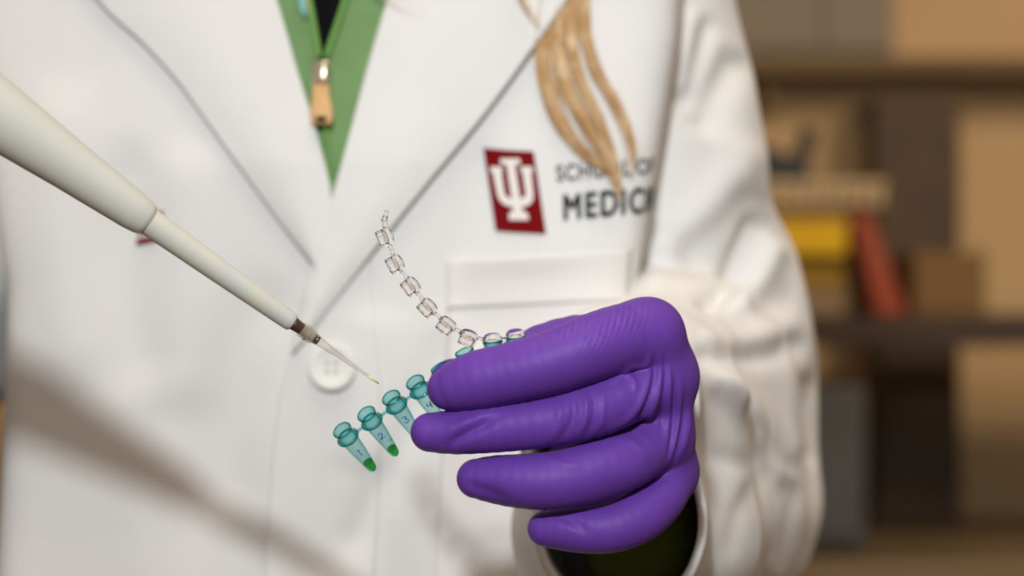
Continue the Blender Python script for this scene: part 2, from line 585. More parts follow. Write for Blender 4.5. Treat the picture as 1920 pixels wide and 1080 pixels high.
td = empty('tape_dispenser', (bgx(1480), 2.2, bgz(337)))
tag(td, 'black desk tape dispenser on the ribbed beige tray', 'dispenser')
bm = bmesh.new()
prof = [(1405, 337), (1532, 337), (1534, 320), (1524, 304), (1504, 286), (1470, 282), (1440, 276), (1406, 282)]
vs0 = [bm.verts.new((bgx(a), YB + .06, bgz(b))) for a, b in prof]
vs1 = [bm.verts.new((bgx(a), YB + .11, bgz(b))) for a, b in prof]
bm.faces.new(vs0); bm.faces.new(vs1[::-1])
for i in range(len(prof)):
    j = (i + 1) % len(prof)
    bm.faces.new((vs0[i], vs0[j], vs1[j], vs1[i]))
from_bm('base', bm, M['black'], td)
bm = bmesh.new()
bm_box(bm, (bgx(1520), YB + .085, bgz(280)), (.016, .040, .056), Matrix.Rotation(math.radians(16), 3, 'Y'), .003)
from_bm('cutter_arm', bm, M['black'], td)
Vt, Ft = lathe([(-.011, .008), (-.011, .018), (.011, .018), (.011, .008)], (bgx(1452), YB + .085, bgz(300)), (0, 1, 0), 24, True)
pydata('tape_roll', Vt, Ft, M['black'], td)

bd = empty('ring_binder', (bgx(1640), 2.2, zs))
tag(bd, 'red orange ring binder leaning against the yellow box', 'binder')
bm = bmesh.new()
prof = [(1600, 398), (1634, 398), (1706, 592), (1645, 592)]
vs0 = [bm.verts.new((bgx(a), YB + .015, bgz(b))) for a, b in prof]
vs1 = [bm.verts.new((bgx(a), 2.29, bgz(b))) for a, b in prof]
bm.faces.new(vs0); bm.faces.new(vs1[::-1])
for i in range(4):
    j = (i + 1) % 4
    bm.faces.new((vs0[i], vs0[j], vs1[j], vs1[i]))
bmesh.ops.bevel(bm, geom=bm.edges[:], offset=.003, segments=2, affect='EDGES')
from_bm('cover', bm, M['red'], bd)
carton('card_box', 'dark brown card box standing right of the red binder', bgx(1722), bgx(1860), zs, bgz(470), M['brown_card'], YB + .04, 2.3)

# ------------------------------------------------------------------ the person: torso surface of the coat
XC = -0.077
YC = 0.335


def half_w(z):
    t = np.interp(z - Z0, [-0.66, -0.30, -0.16, 0.0, 0.10, 0.16, 0.215, 0.25], [0.215, 0.165, 0.132, 0.1280, 0.1450, 0.1485, 0.134, 0.09])
    return t


def half_d(z):
    return np.interp(z - Z0, [-0.66, -0.30, -0.10, 0.05, 0.16, 0.215, 0.25], [0.15, 0.110, 0.104, 0.106, 0.100, 0.088, 0.065])


EXPO = 13.0


def torso_front(x, z):
    u = np.clip(np.abs((x - XC) / half_w(z)), 0, 1)
    return YC - half_d(z) * (1 - u ** EXPO) ** (1 / EXPO)


def torso_normal(W):
    a, b = half_w(W[:, 2]), half_d(W[:, 2])
    u, v = (W[:, 0] - XC) / a, (W[:, 1] - YC) / b
    n = np.stack([np.sign(u) * np.abs(u) ** (EXPO - 1) / a, np.sign(v) * np.abs(v) ** (EXPO - 1) / b, 0 * u], 1)
    return n / (np.linalg.norm(n, axis=1)[:, None] + 1e-12)


def coat_folds(V, N):
    V = fold(V, N, [(845, 600), (815, 700), (760, 830), (690, 960), (640, 1090)], 34, -0.0030, ymax=.34)
    V = fold(V, N, [(720, 560), (700, 760), (680, 900)], 60, 0.0022, ymax=.34)
    V = fold(V, N, [(560, 520), (470, 610), (430, 760), (420, 1000)], 60, -0.0035, ymax=.34)
    V = fold(V, N, [(340, 240), (360, 420), (350, 620), (330, 800)], 70, 0.0026, ymax=.34)
    V = fold(V, N, [(250, 240), (240, 520), (270, 760)], 55, -0.0030, ymax=.34)
    V = fold(V, N, [(120, 120), (110, 420), (150, 760)], 60, 0.0030, ymax=.34)
    V = fold(V, N, [(905, 240), (870, 420), (850, 620)], 40, -0.0018, ymax=.34)
    V = fold(V, N, [(1110, 440), (1140, 350), (1180, 230)], 26, 0.0010, ymax=.34)
    V = fold(V, N, [(870, 620), (900, 800), (930, 1050)], 60, 0.0030, ymax=.34)
    return V


def S(px, py, off=0.0):
    """point of the coat's front seen at a pixel, raised by off towards the viewer"""
    px = np.atleast_1d(np.asarray(px, float)); py = np.atleast_1d(np.asarray(py, float))
    off = np.broadcast_to(np.asarray(off, float), px.shape)
    y = np.full(px.shape, 0.20); done = np.zeros(px.shape, bool)
    for step in np.arange(0.20, YC + .003, 0.002):
        f = (DIST + step) / DIST
        ys = torso_front((px - 960) * KPX * f, Z0 + (540 - py) * KPX * f)
        hit = (~done) & (step >= ys)
        y[hit] = step; done |= hit
    y[~done] = YC
    lo = y - 0.002; hi = y.copy()
    for _ in range(14):
        mid = (lo + hi) / 2
        f = (DIST + mid) / DIST
        ys = torso_front((px - 960) * KPX * f, Z0 + (540 - py) * KPX * f)
        up = mid >= ys
        hi = np.where(up, mid, hi); lo = np.where(up, lo, mid)
    f = (DIST + hi) / DIST
    W = np.stack([(px - 960) * KPX * f, hi, Z0 + (540 - py) * KPX * f], -1)
    W = coat_folds(W, torso_normal(W))
    return W + view_dir(W) * (-off)[:, None]


person = empty('person', (XC, YC, 0))
tag(person, 'person in a white lab coat over a green sweater, gloved hand holding a tube strip', 'person')

V_POLY = [(500, -260), (519, 0), (560, 140), (600, 270), (621, 372), (655, 250), (690, 120), (722, 0), (800, -260)]


def in_poly(Q, poly):
    x, y = Q[:, 0], Q[:, 1]
    ins = np.zeros(len(Q), bool)
    n = len(poly)
    for i in range(n):
        x1, y1 = poly[i]; x2, y2 = poly[(i + 1) % n]
        c = ((y1 > y) != (y2 > y)) & (x < (x2 - x1) * (y - y1) / ((y2 - y1) + 1e-9) + x1)
        ins ^= c
    return ins


nz, na = 240, 360
zz = np.linspace(Z0 - 0.62, Z0 + 0.25, nz)
TH = np.linspace(0, 2 * np.pi, na, endpoint=False)
Zg, Tg = np.meshgrid(zz, TH, indexing='ij')
cs, sn = np.cos(Tg), np.sin(Tg)
rr_ = (np.abs(cs / half_w(Zg)) ** EXPO + np.abs(sn / half_d(Zg)) ** EXPO) ** (-1 / EXPO)
xs = rr_ * cs
ys = -rr_ * sn
V = np.stack([XC + xs, YC + ys, Zg], -1).reshape(-1, 3)
N = torso_normal(V)
V = coat_folds(V, N)
drape = np.clip((Z0 - .02 - V[:, 2]) / .25, 0, 1)
V += N * (0.005 * drape * np.sin(Tg.reshape(-1) * 13 + 2 * np.sin(V[:, 2] * 9)))[:, None]
i, j = np.meshgrid(np.arange(nz - 1), np.arange(na), indexing='ij')
F = np.stack([i * na + j, (i + 1) * na + j, (i + 1) * na + (j + 1) % na, i * na + (j + 1) % na], -1).reshape(-1, 4)
cen = V[F].mean(1)
Q = to_px(cen)
vm = np.array(V_POLY, float)
vm[:, 0] = np.where(vm[:, 0] < 621, vm[:, 0] - 14, vm[:, 0] + 14)
kill = in_poly(Q, [tuple(p) for p in vm]) & (cen[:, 1] < YC - .02)
coat = pydata('lab_coat', V, F[~kill], M['coat'], person)
solidify(coat, 0.0012)


def sheet(name, left, right, n_t, n_u, offf, m, parent, thick=0.0012, bulge=None):
    """cloth panel lying on the coat between two pixel outlines; offf(u, t) is its height off the coat"""
    Lc, Rc = spline(left, n_t), spline(right, n_t)
    u = np.linspace(0, 1, n_u)
    A = Lc[:, None, :] * (1 - u)[None, :, None] + Rc[:, None, :] * u[None, :, None]
    t = np.linspace(0, 1, n_t)
    U, T = np.meshgrid(u, t)
    pts = S(A[..., 0].ravel(), A[..., 1].ravel(), offf(U, T).ravel())
    i, j = np.meshgrid(np.arange(n_t - 1), np.arange(n_u - 1), indexing='ij')
    F = np.stack([i * n_u + j, (i + 1) * n_u + j, (i + 1) * n_u + j + 1, i * n_u + j + 1], -1).reshape(-1, 4)
    o = pydata(name, pts, F, m, parent)
    if thick:
        solidify(o, thick)
    return o


# sweater and shirt in the V of the coat
tag(sheet('black_shirt', [(548, -240), (560, 0), (575, 130)], [(720, -240), (672, 0), (640, 130)], 30, 20,
      lambda u, t: -0.0075 + 0 * u, M['shirt'], person, 0.001), 'black top at the neck under the open zip')
sweater = sheet('sweater', [(380, -240), (450, 0), (520, 200), (575, 420)], [(520, -240), (580, 0), (599, 108), (607, 200), (621, 420)], 60, 24,
      lambda u, t: -0.0040 + 0.0025 * u ** 3, M['sweater'], person, 0.0014)
sheet('sweater_panel', [(720, -240), (646, 0), (612, 108), (608, 200), (621, 420)], [(900, -240), (790, 0), (720, 200), (665, 420)], 60, 24,
      lambda u, t: -0.0040 + 0.0030 * (1 - u) ** 3, M['sweater'], sweater, 0.0014)
for pts in ([(528, -240), (580, 0), (599, 108)], [(712, -240), (647, 0), (611, 108)]):
    q = spline(pts, 30)
    Vt, Ft = tube_mesh(S(q[:, 0], q[:, 1], 0.0005), 0.0013, 8)
    pydata('zip_tape', Vt, Ft, M['piping'], sweater)
q = spline([(604, 150), (608, 220), (614, 300), (620, 372)], 30)
Vt, Ft = tube_mesh(S(q[:, 0], q[:, 1], -0.0002), 0.0011, 8)
pydata('zip_seam', Vt, Ft, M['piping'], sweater)

# zip slider with leather pull
c0, c1 = S(603, 112, 0.002)[0], S(601, 163, 0.003)[0]
ax = (c1 - c0) / np.linalg.norm(c1 - c0)
bm = bmesh.new()
rot = Vector(ax).to_track_quat('-Z', 'Y').to_matrix()
bm_box(bm, (c0 + c1) / 2 + np.array([0, -.001, 0]), (.0072, .0030, .0105), rot, .0013)
slider = from_bm('zip_slider', bm, M['brass'], sweater, True)
bm = bmesh.new()
bm_box(bm, (c0 + c1) / 2 + np.array([.0006, -.0035, .0005]), (.0042, .0022, .0082), rot, .0010)
from_bm('bridge', bm, M['brass'], slider, True)
pA, pB = S(602, 160, 0.0045)[0], S(603, 232, 0.0060)[0]
bm = bmesh.new()
n = 14
ring = []
for k in range(n):
    t = k / (n - 1)
    c = pA * (1 - t) + pB * t
    w = np.interp(t, [0, .25, .75, 1], [.0032, .0034, .0046, .0040])
    d = .0013
    ring.append([bm.verts.new(c + np.array([a * w, b * d, 0])) for a, b in ((-1, -.5), (-.7, -1), (.7, -1), (1, -.5), (1, .5), (.7, 1), (-.7, 1), (-1, .5))])
for k in range(n - 1):
    for s in range(8):
        bm.faces.new((ring[k][s], ring[k][(s + 1) % 8], ring[k + 1][(s + 1) % 8], ring[k + 1][s]))
bm.faces.new(ring[0]); bm.faces.new(ring[-1][::-1])
tag(from_bm('zip_pull', bm, M['tan'], sweater, True), 'tan leather zip pull')
bm = bmesh.new()
bm_box(bm, pA * .12 + pB * .88 + np.array([0, -.0016, 0]), (.0042, .0008, .0022), None, .0003)
from_bm('pull_slot', bm, M['shirt'], sweater)

# ribbon at the neck
for nm, dx, w, m in (('ribbon', 0, 7, 'teal_ribbon'), ('ribbon_edge', 10, 4, 'orange_ribbon')):
    o = sheet(nm, [(545 + dx - w, -200), (566 + dx - w, 0), (573 + dx - w, 28)], [(545 + dx + w, -200), (566 + dx + w, 0), (574 + dx, 34)], 20, 4,
          lambda u, t: 0.0012 + 0 * u, M[m], sweater, 0.0006)

# lapels
lap_r = sheet('lapel', [(60, -240), (130, -70), (200, 20), (266, 80), (330, 150), (390, 232), (440, 300), (520, 410), (586, 497)],
      [(440, -240), (490, -80), (519, 0), (560, 140), (600, 270), (621, 365), (624, 420), (618, 470), (600, 510)], 120, 40,
      lambda u, t: 0.0020 + 0.0016 * (1 - u) ** 2 + 0.0030 * np.sin(np.pi * u) + 0.0012 * u, M['coat'], coat, 0.0016)
lap_l = sheet('lapel', [(800, -240), (748, -80), (725, 0), (690, 120), (655, 250), (622, 372), (603, 440), (577, 515), (560, 585), (548, 648)],
      [(1200, -240), (1108, -80), (1062, 0), (1022, 58), (910, 212), (800, 345), (700, 470), (620, 574), (570, 640), (550, 664)], 130, 40,
      lambda u, t: (0.0038 + 0.0016 * u ** 2 + 0.0030 * np.sin(np.pi * u) + .0016 * u ** 3 * np.clip(1 - 1.6 * t, 0, 1)), M['coat'], coat, 0.0016)
# overlapping front edge
sheet('front_edge', [(590, 480), (566, 570), (545, 655), (528, 720), (516, 800), (507, 900), (500, 1000), (494, 1120), (488, 1300)],
      [(800, 345), (700, 470), (705, 600), (715, 720), (715, 800), (712, 900), (705, 1000), (700, 1120), (690, 1300)], 120, 30,
      lambda u, t: 0.0024 * (1 - u ** 2) + 0.0006 + .0010 * np.sin(np.pi * u) * np.sin(7 * t), M['coat'], coat, 0.0012)
# chest pocket
pk = sheet('pocket', [(838, 489), (838, 600), (832, 760), (822, 920), (806, 1220)], [(1182, 468), (1176, 600), (1164, 760), (1150, 920), (1130, 1220)], 60, 40,
      lambda u, t: 0.0018 + 0.0030 * np.exp(-(t / .05) ** 2) * np.sin(np.pi * u) + .0016 * np.sin(np.pi * u), M['coat_pocket'], coat, 0.0012)
sheet('pocket_hem', [(837, 488), (838, 530), (838, 578)], [(1184, 467), (1181, 510), (1177, 562)], 16, 40,
      lambda u, t: 0.0030 + 0.0030 * np.exp(-(t / .35) ** 2) * np.sin(np.pi * u) + .0016 * np.sin(np.pi * u), M['coat_pocket'], coat, 0.0010)

# coat button
bc = S(622, 688, 0.0052)[0]
nrm = np.array([-0.02, -1, 0.05])
R = 45 * PX(.24)
Vt, Ft = lathe([(-.0012, 0.0), (-.0012, R * .9), (-.0004, R), (.0008, R * .97), (.0012, R * .86), (.0006, R * .70), (.0000, R * .5), (.0000, 0.0001)], bc, nrm, 40)
button = pydata('button', Vt, Ft, M['button'], coat)
tag(button, 'round white four-hole button')
a_, u_, v_ = frame_axes(nrm)
for sx in (-1, 1):
    for sy in (-1, 1):
        c = bc + u_ * sx * .0017 + v_ * sy * .0017
        Vt, Ft = lathe([(0, .0009), (.0002, .0009), (.0002, .00001)], c, nrm, 12)
        pydata('button_hole', Vt, Ft, M['button_hole'], button)

# ------------------------------------------------------------------ printed emblem and lettering
def patch_obj(name, polys, m, off, parent):
    """flat print following the coat: pixel polygons, finely cut so they bend with the cloth"""
    bm = bmesh.new()
    for poly in polys:
        vs = [bm.verts.new((x, -y, 0)) for x, y in poly]
        bm.faces.new(vs)
    bmesh.ops.triangulate(bm, faces=bm.faces)
    bmesh.ops.subdivide_edges(bm, edges=[e for e in bm.edges if e.calc_length() > 16], cuts=3, use_grid_fill=True)
    bmesh.ops.triangulate(bm, faces=bm.faces)
    q = np.array([v.co[:] for v in bm.verts])
    p3 = S(q[:, 0], -q[:, 1], off)
    for v, p in zip(bm.verts, p3):
        v.co = p
    me = bpy.data.meshes.new(name)
    bm.to_mesh(me); bm.free()
    return link(name, me, m, parent, False)


c6 = lambda pts: [(860 + x * .2407, 220 + y * .2407) for x, y in pts]
emblem = patch_obj('emblem_patch', [c6([(190, 238), (388, 256), (585, 266), (632, 585), (682, 908), (486, 898), (288, 884), (240, 560)])], M['crimson'], 0.0011, coat)
tag(emblem, 'crimson block with a cream interlocked letter mark')
arc = lambda cx, cy, rx, ry, a0, a1, n: [(cx + rx * math.cos(math.radians(a0 + (a1 - a0) * i / n)), cy + ry * math.sin(math.radians(a0 + (a1 - a0) * i / n))) for i in range(n + 1)]
sk = lambda x, y: (x + (y - 560) * 0.155, y)      # the mark leans with the cloth
mark = [
    [(360, 322), (512, 322), (512, 366), (360, 366)],                   # top bar of the upright
    [(402, 366), (468, 366), (468, 740), (402, 740)],                   # upright
    [(272, 384), (362, 384), (362, 430), (272, 430)],                   # left serif
    [(508, 384), (600, 384), (600, 430), (508, 430)],                   # right serif
    [(286, 430), (352, 430), (352, 592), (360, 614), (384, 628), (408, 632), (408, 700), (362, 692), (322, 668), (300, 632), (294, 596)],
    [(584, 430), (518, 430), (518, 592), (510, 614), (486, 628), (462, 632), (462, 700), (508, 692), (548, 668), (570, 632), (576, 596)],
    [(384, 728), (486, 728), (510, 758), (510, 800), (358, 800), (358, 758)],
]
patch_obj('letter_mark', [c6([sk(*p) for p in poly]) for poly in mark], M['cream_print'], 0.0017, emblem)


def printed_text(body, px0, py0, cap_px, rise, bold, parent, name, squeeze=1.0, lean=0.0):
    """lettering laid along the coat's surface from a start point, following its curve round the side"""
    cu = bpy.data.curves.new(name, 'FONT')
    cu.body = body
    cu.space_character = 1.06 + 3 * bold
    ob = bpy.data.objects.new(name, cu)
    COL.objects.link(ob)
    dg = bpy.context.evaluated_depsgraph_get()
    me = bpy.data.meshes.new_from_object(ob.evaluated_get(dg))
    bpy.data.objects.remove(ob)
    bm = bmesh.new(); bm.from_mesh(me)
    bmesh.ops.triangulate(bm, faces=bm.faces)
    base_geom = bm.verts[:] + bm.edges[:] + bm.faces[:]
    for dx, dy in ((1, .6), (2, 0), (1, -.6)):                              # heavier strokes
        g = bmesh.ops.duplicate(bm, geom=base_geom)['geom']
        for v in g:
            if isinstance(v, bmesh.types.BMVert):
                v.co.x += dx * bold; v.co.y += dy * bold
    q = np.array([v.co[:] for v in bm.verts])
    scale = cap_px * PX(.255) / 0.69                                     # metres per font unit
    p0 = S(px0, py0, 0)[0]
    zrow = p0[2]
    th = np.linspace(math.pi * .99, -math.pi * .2, 3000)
    aw, ad = half_w(zrow), half_d(zrow)
    rp = (np.abs(np.cos(th) / aw) ** EXPO + np.abs(np.sin(th) / ad) ** EXPO) ** (-1 / EXPO)
    rx = XC + rp * np.cos(th)
    ry = YC - rp * np.sin(th)
    ln = np.r_[0, np.cumsum(np.hypot(np.diff(rx), np.diff(ry)))]
    s0 = np.interp(p0[0], rx, ln)
    s = s0 + (q[:, 0] * squeeze + lean * q[:, 1]) * scale
    X, Y = np.interp(s, ln, rx), np.interp(s, ln, ry)
    Z = zrow + q[:, 1] * scale + rise * q[:, 0] * scale
    nx = np.interp(s, ln, np.gradient(ry, ln)); ny = -np.interp(s, ln, np.gradient(rx, ln))
    aw2 = half_w(Z) / aw
    out = np.stack([XC + (X - XC) * aw2, Y, Z], 1)
    nn = torso_normal(out)
    out = coat_folds(out, nn) + nn * .0010
    for v, p in zip(bm.verts, out):
        v.co = p
    bm.to_mesh(me); bm.free()
    return link(name, me, M['black_print'], parent, False)


printed_text('SCHOOL OF', 1042, 340, 29, 0.065, 0.016, coat, 'lettering', .74, -.15)
printed_text('MEDICINE', 1053, 412, 45, 0.065, 0.042, coat, 'lettering', .69, -.15)
o = patch_obj('lettering', [[(258, 402), (306, 396), (306, 406), (258, 414)], [(256, 424), (300, 416), (300, 430), (256, 440)], [(254, 448), (296, 440), (296, 452), (254, 460)]], M['crimson'], 0.0012, coat)

# ------------------------------------------------------------------ sleeves
YA = .336                                            # depth of the upper arm's middle


def sleeve_fn(p):
    up = chain(p, [(P(1072, -330, YA), .062), (P(1120, -60, YA), .051), (P(1158, 130, YA), .0510), (P(1192, 290, YA), .0515), (P(1204, 400, YA), .0480), (P(1264, 540, .372), .0510), (P(1300, 625, .355), .0510)], .02)
    fo = chain(p, [(P(1292, 690, .385), .0530), (P(1262, 740, .27), .046), (P(1185, 765, .16), .036), (P(1140, 758, .085), .0268), (P(1110, 760, .04), .0265)], .02)
    lo = chain(p, [(P(1302, 940, .375), .0520), (P(1276, 950, .27), .047), (P(1190, 1000, .16), .0415), (P(1168, 985, .085), .0245), (P(1142, 985, .04), .0240)], .02)
    el = chain(p, [(P(1292, 690, .385), .0530), (P(1302, 940, .375), .0525)], .02)
    d = smin(fo, lo, .020)
    d = smin(d, el, .02)
    return smin(up, d, .010)


V, F, N = surface_nets(sleeve_fn, (-.01, .03, Z0 - .17), (.185, .48, Z0 + .24), .0024)
CUFF = P(1122, 862, .078)
axis_l = P(1122, 862, .085) - P(1320, 815, .385)
axis_l /= np.linalg.norm(axis_l)
# broad folds of the cloth
SF = [
    ([(1290, 655), (1370, 672), (1450, 662), (1530, 628)], 17, -.0060, 'ridge'),
    ([(1300, 632), (1400, 640), (1510, 596)], 22, .0050, 'ridge'),
    ([(1438, 396), (1400, 470), (1360, 540), (1300, 585)], 16, -.0050, 'ridge'),
    ([(1455, 440), (1420, 520), (1370, 590)], 24, .0035, 'ridge'),
    ([(1300, 675), (1380, 740), (1440, 840), (1462, 930)], 16, .0055, 'ridge'),
    ([(1340, 690), (1430, 770), (1500, 880)], 20, .0045, 'ridge'),
    ([(1330, 720), (1400, 800), (1430, 880)], 15, -.0022, 'ridge'),
    ([(1310, 850), (1380, 865), (1425, 880), (1390, 960), (1370, 1070)], 15, -.0028, 'ridge'),
    ([(1440, 880), (1450, 980), (1440, 1090)], 15, .0028, 'ridge'),
    ([(1500, 900), (1478, 980), (1462, 1090)], 12, -.0022, 'ridge'),
    ([(1520, 690), (1515, 760), (1528, 850), (1510, 880)], 14, -.0055, 'ridge'),
    ([(1300, 800), (1350, 880), (1350, 1000), (1330, 1090)], 20, -.0018, 'ridge'),
    ([(1405, 800), (1450, 880), (1500, 905)], 12, .0030, 'ridge'),
    ([(1395, 90), (1350, 170), (1310, 260)], 24, -.0036, 'ridge'),
    ([(1330, 20), (1300, 130), (1280, 220)], 16, -.0036, 'ridge'),
    ([(1300, 10), (1285, 100), (1268, 190)], 14, .0030, 'ridge'),
    ([(1425, 250), (1370, 340), (1300, 420), (1230, 470)], 30, .0026, 'ridge'),
    ([(1430, 350), (1350, 430), (1260, 500)], 26, -.0026, 'ridge'),
    ([(1260, 440), (1230, 520), (1210, 600)], 24, .0024, 'ridge'),
    ([(1500, 560), (1440, 570), (1380, 600)], 20, -.0026, 'ridge'),
]
for poly, w, a, k in SF:
    V = fold(V, N, poly, w * 1.3, a * (1.2 if poly[0][1] < 400 or poly[0][1] == 440 else .5), k)
wob = np.sin(V[:, 0] * 160 + V[:, 2] * 60) * np.sin(V[:, 2] * 120 - V[:, 1] * 70)
V += N * (0.0005 * wob)[:, None]
sl = pydata('sleeve', V, F, M['coat'], coat)


def cut_open(o, point, normal, hem_r, hem_name):
    """cut a sleeve off square at the wrist and sew a rolled hem round the opening"""
    bm = bmesh.new(); bm.from_mesh(o.data)
    bmesh.ops.bisect_plane(bm, geom=bm.verts[:] + bm.edges[:] + bm.faces[:], plane_co=Vector(point), plane_no=Vector(normal), clear_outer=True)
    be = [e for e in bm.edges if e.is_boundary and all(abs((np.array(v.co) - point) @ normal) < 1e-4 for v in e.verts)]
    nb = {}
    for e in be:
        a, b = e.verts
        nb.setdefault(a, []).append(b); nb.setdefault(b, []).append(a)
    best = []
    seen = set()
    for st in nb:
        if st in seen: continue
        loop = [st]; seen.add(st)
        while True:
            nx = [v for v in nb[loop[-1]] if v not in seen]
            if not nx: break
            loop.append(nx[0]); seen.add(nx[0])
        if len(loop) > len(best): best = loop
    L = np.array([v.co[:] for v in best])
    bm.to_mesh(o.data); bm.free()
    o.data.polygons.foreach_set('use_smooth', np.ones(len(o.data.polygons), dtype=bool))
    for _ in range(3):
        L = .5 * L + .25 * (np.roll(L, 1, 0) + np.roll(L, -1, 0))
    L = L[::2]
    L = np.vstack([L, L[:2]])
    Vh, Fh = tube_mesh(L, hem_r, 8, False)
    pydata(hem_name, Vh, Fh, M['coat'], o)
    solidify(o, 0.0016)


cut_open(sl, CUFF, axis_l, .0017, 'cuff_hem')

# sweater cuff inside the sleeve
def cuff_fn(p):
    a = chain(p, [(P(1185, 830, .100), .0205), (P(1225, 800, .20), .026)], .01)
    b = chain(p, [(P(1200, 1020, .098), .0195), (P(1225, 985, .20), .025)], .01)
    return smin(a, b, .03)


V, F, N = surface_nets(cuff_fn, (.0, .04, Z0 - .14), (.12, .24, Z0 + .02), .0025)
rib = np.sin(np.arctan2(V[:, 2] - (Z0 - .07), V[:, 0] - .045) * 46)
V += N * (0.0004 * rib)[:, None]
tag(pydata('sweater_cuff', V, F, M['sweater_shaded'], sweater), 'ribbed green cuff inside the coat sleeve, coloured dark for the shade there')

# her other sleeve, outside the picture
HR = P(-150, 95, -.035)                             # the other hand, on the pipette


def sleeve_r_fn(p):
    sh = np.array([XC - .150, .375, Z0 + .185]); el = np.array([XC - .205, .33, Z0 - .07]); wr = np.array([-.275, .05, Z0 + .050])
    a = chain(p, [(sh, .056), (el, .053)], .02)
    b = chain(p, [(el, .053), (wr, .040), (wr + (wr - el) * .12, .040)], .02)
    return smin(a, b, .012)


V, F, N = surface_nets(sleeve_r_fn, (-.40, -.06, Z0 - .14), (-.15, .45, Z0 + .26), .005)
V += N * (0.003 * np.sin(V[:, 2] * 110 + V[:, 0] * 50) * np.sin(V[:, 1] * 60))[:, None]
wr_ = np.array([-.275, .05, Z0 + .050]); el_ = np.array([XC - .205, .33, Z0 - .07])
axr = (wr_ - el_) / np.linalg.norm(wr_ - el_)
sr = pydata('sleeve', V, F, M['coat'], coat)
cut_open(sr, wr_ + axr * .012, axr, .0017, 'cuff_hem')

# ------------------------------------------------------------------ gloved hand holding the tubes
q3 = lambda x, y: (740 + x * .4815, 540 + y * .4815)
mm3 = lambda r: r * .4815 * KPX


def fpt(x, y, r, dep):
    px, py = q3(x, y)
    return (P(px, py, dep), mm3(r) * (DIST + dep) / DIST)


INDEX = [fpt(210, 392, 84, .001), fpt(246, 380, 98, 0), fpt(295, 365, 109, -.001), fpt(450, 330, 117, -.003), fpt(600, 292, 123, -.004), fpt(800, 220, 131, -.001), fpt(900, 192, 132, .004), fpt(985, 182, 126, .010)]
MIDDLE = [fpt(138, 562, 75, .004), fpt(220, 562, 83, .003), fpt(330, 553, 89, .001), fpt(470, 538, 94, 0), fpt(620, 515, 99, -.001), (P(*q3(800, 466), .001), mm3(107)), fpt(935, 405, 108, .006), fpt(1045, 350, 112, .016)]
RING = [fpt(318, 742, 72, .006), fpt(385, 745, 86, .005), fpt(480, 752, 97, .003), fpt(610, 750, 106, .002), fpt(750, 720, 113, .003), fpt(890, 672, 112, .007), fpt(1030, 568, 108, .020)]
PINKY = [fpt(586, 937, 66, .010), fpt(650, 940, 77, .009), fpt(750, 943, 86, .008), fpt(850, 933, 92, .008), fpt(955, 888, 97, .011), fpt(1040, 810, 92, .018), fpt(1070, 720, 92, .028)]
THUMB = [(P(850, 716, .0265), .0076), (P(880, 717, .0270), .0087), (P(945, 704, .0290), .0092), (P(1003, 674, .0330), .0102), (P(1090, 656, .0440), .0118), (P(1180, 720, .0750), .0170)]
WRIST = [(P(1165, 790, .095), .020), (P(1165, 850, .097), .019), (P(1170, 905, .097), .017)]


def dense(f, n):
    q = spline(np.array([[*c, r] for c, r in f]), n)
    return [(r[:3], float(r[3])) for r in q]


RING = [(c, r * 1.07) for c, r in RING]
PINKY = [(c, r * 1.05) for c, r in PINKY]
MIDDLE = [(c, r * 1.02) for c, r in MIDDLE]
INDEX, MIDDLE, RING, PINKY, THUMB = dense(INDEX, 20), dense(MIDDLE, 20), dense(RING, 20), dense(PINKY, 20), dense(THUMB, 14)


def hand_fn(p):
    fi, fm, fr, fp = [chain(p, f, .0004) for f in (INDEX, MIDDLE, RING, PINKY)]
    th = chain(p, THUMB, .0004)
    palm = sd_cone(p, INDEX[-1][0], WRIST[0][0], .0104, .020)
    palm = smin(palm, sd_cone(p, MIDDLE[-1][0], WRIST[0][0], .0094, .020), .010)
    palm = smin(palm, sd_cone(p, RING[-1][0], WRIST[1][0], .0090, .019), .010)
    palm = smin(palm, sd_cone(p, PINKY[-1][0], WRIST[2][0], .0078, .017), .010)
    # knuckle row and the sheet of glove stretched between knuckles
    kn = sd_cone(p, INDEX[-1][0], MIDDLE[-1][0], .0096, .0088)
    kn = smin(kn, sd_cone(p, MIDDLE[-1][0], RING[-1][0], .0088, .0086), .006)
    kn = smin(kn, sd_cone(p, RING[-1][0], PINKY[-1][0], .0086, .0074), .006)
    palm = smin(palm, kn, .007)
    for w0, w1 in zip(WRIST[:-1], WRIST[1:]):
        palm = smin(palm, sd_cone(p, w0[0], w1[0], w0[1], w1[1]), .008)
    palm = smin(palm, sd_cone(p, WRIST[1][0], P(1195, 860, .16), .022, .022), .010)
    palm = smin(palm, th, .006)
    d = smin(fi, fm, .0007)
    d = smin(d, fr, .0007)
    d = smin(d, fp, .0007)
    return smin(d, palm, .0042)


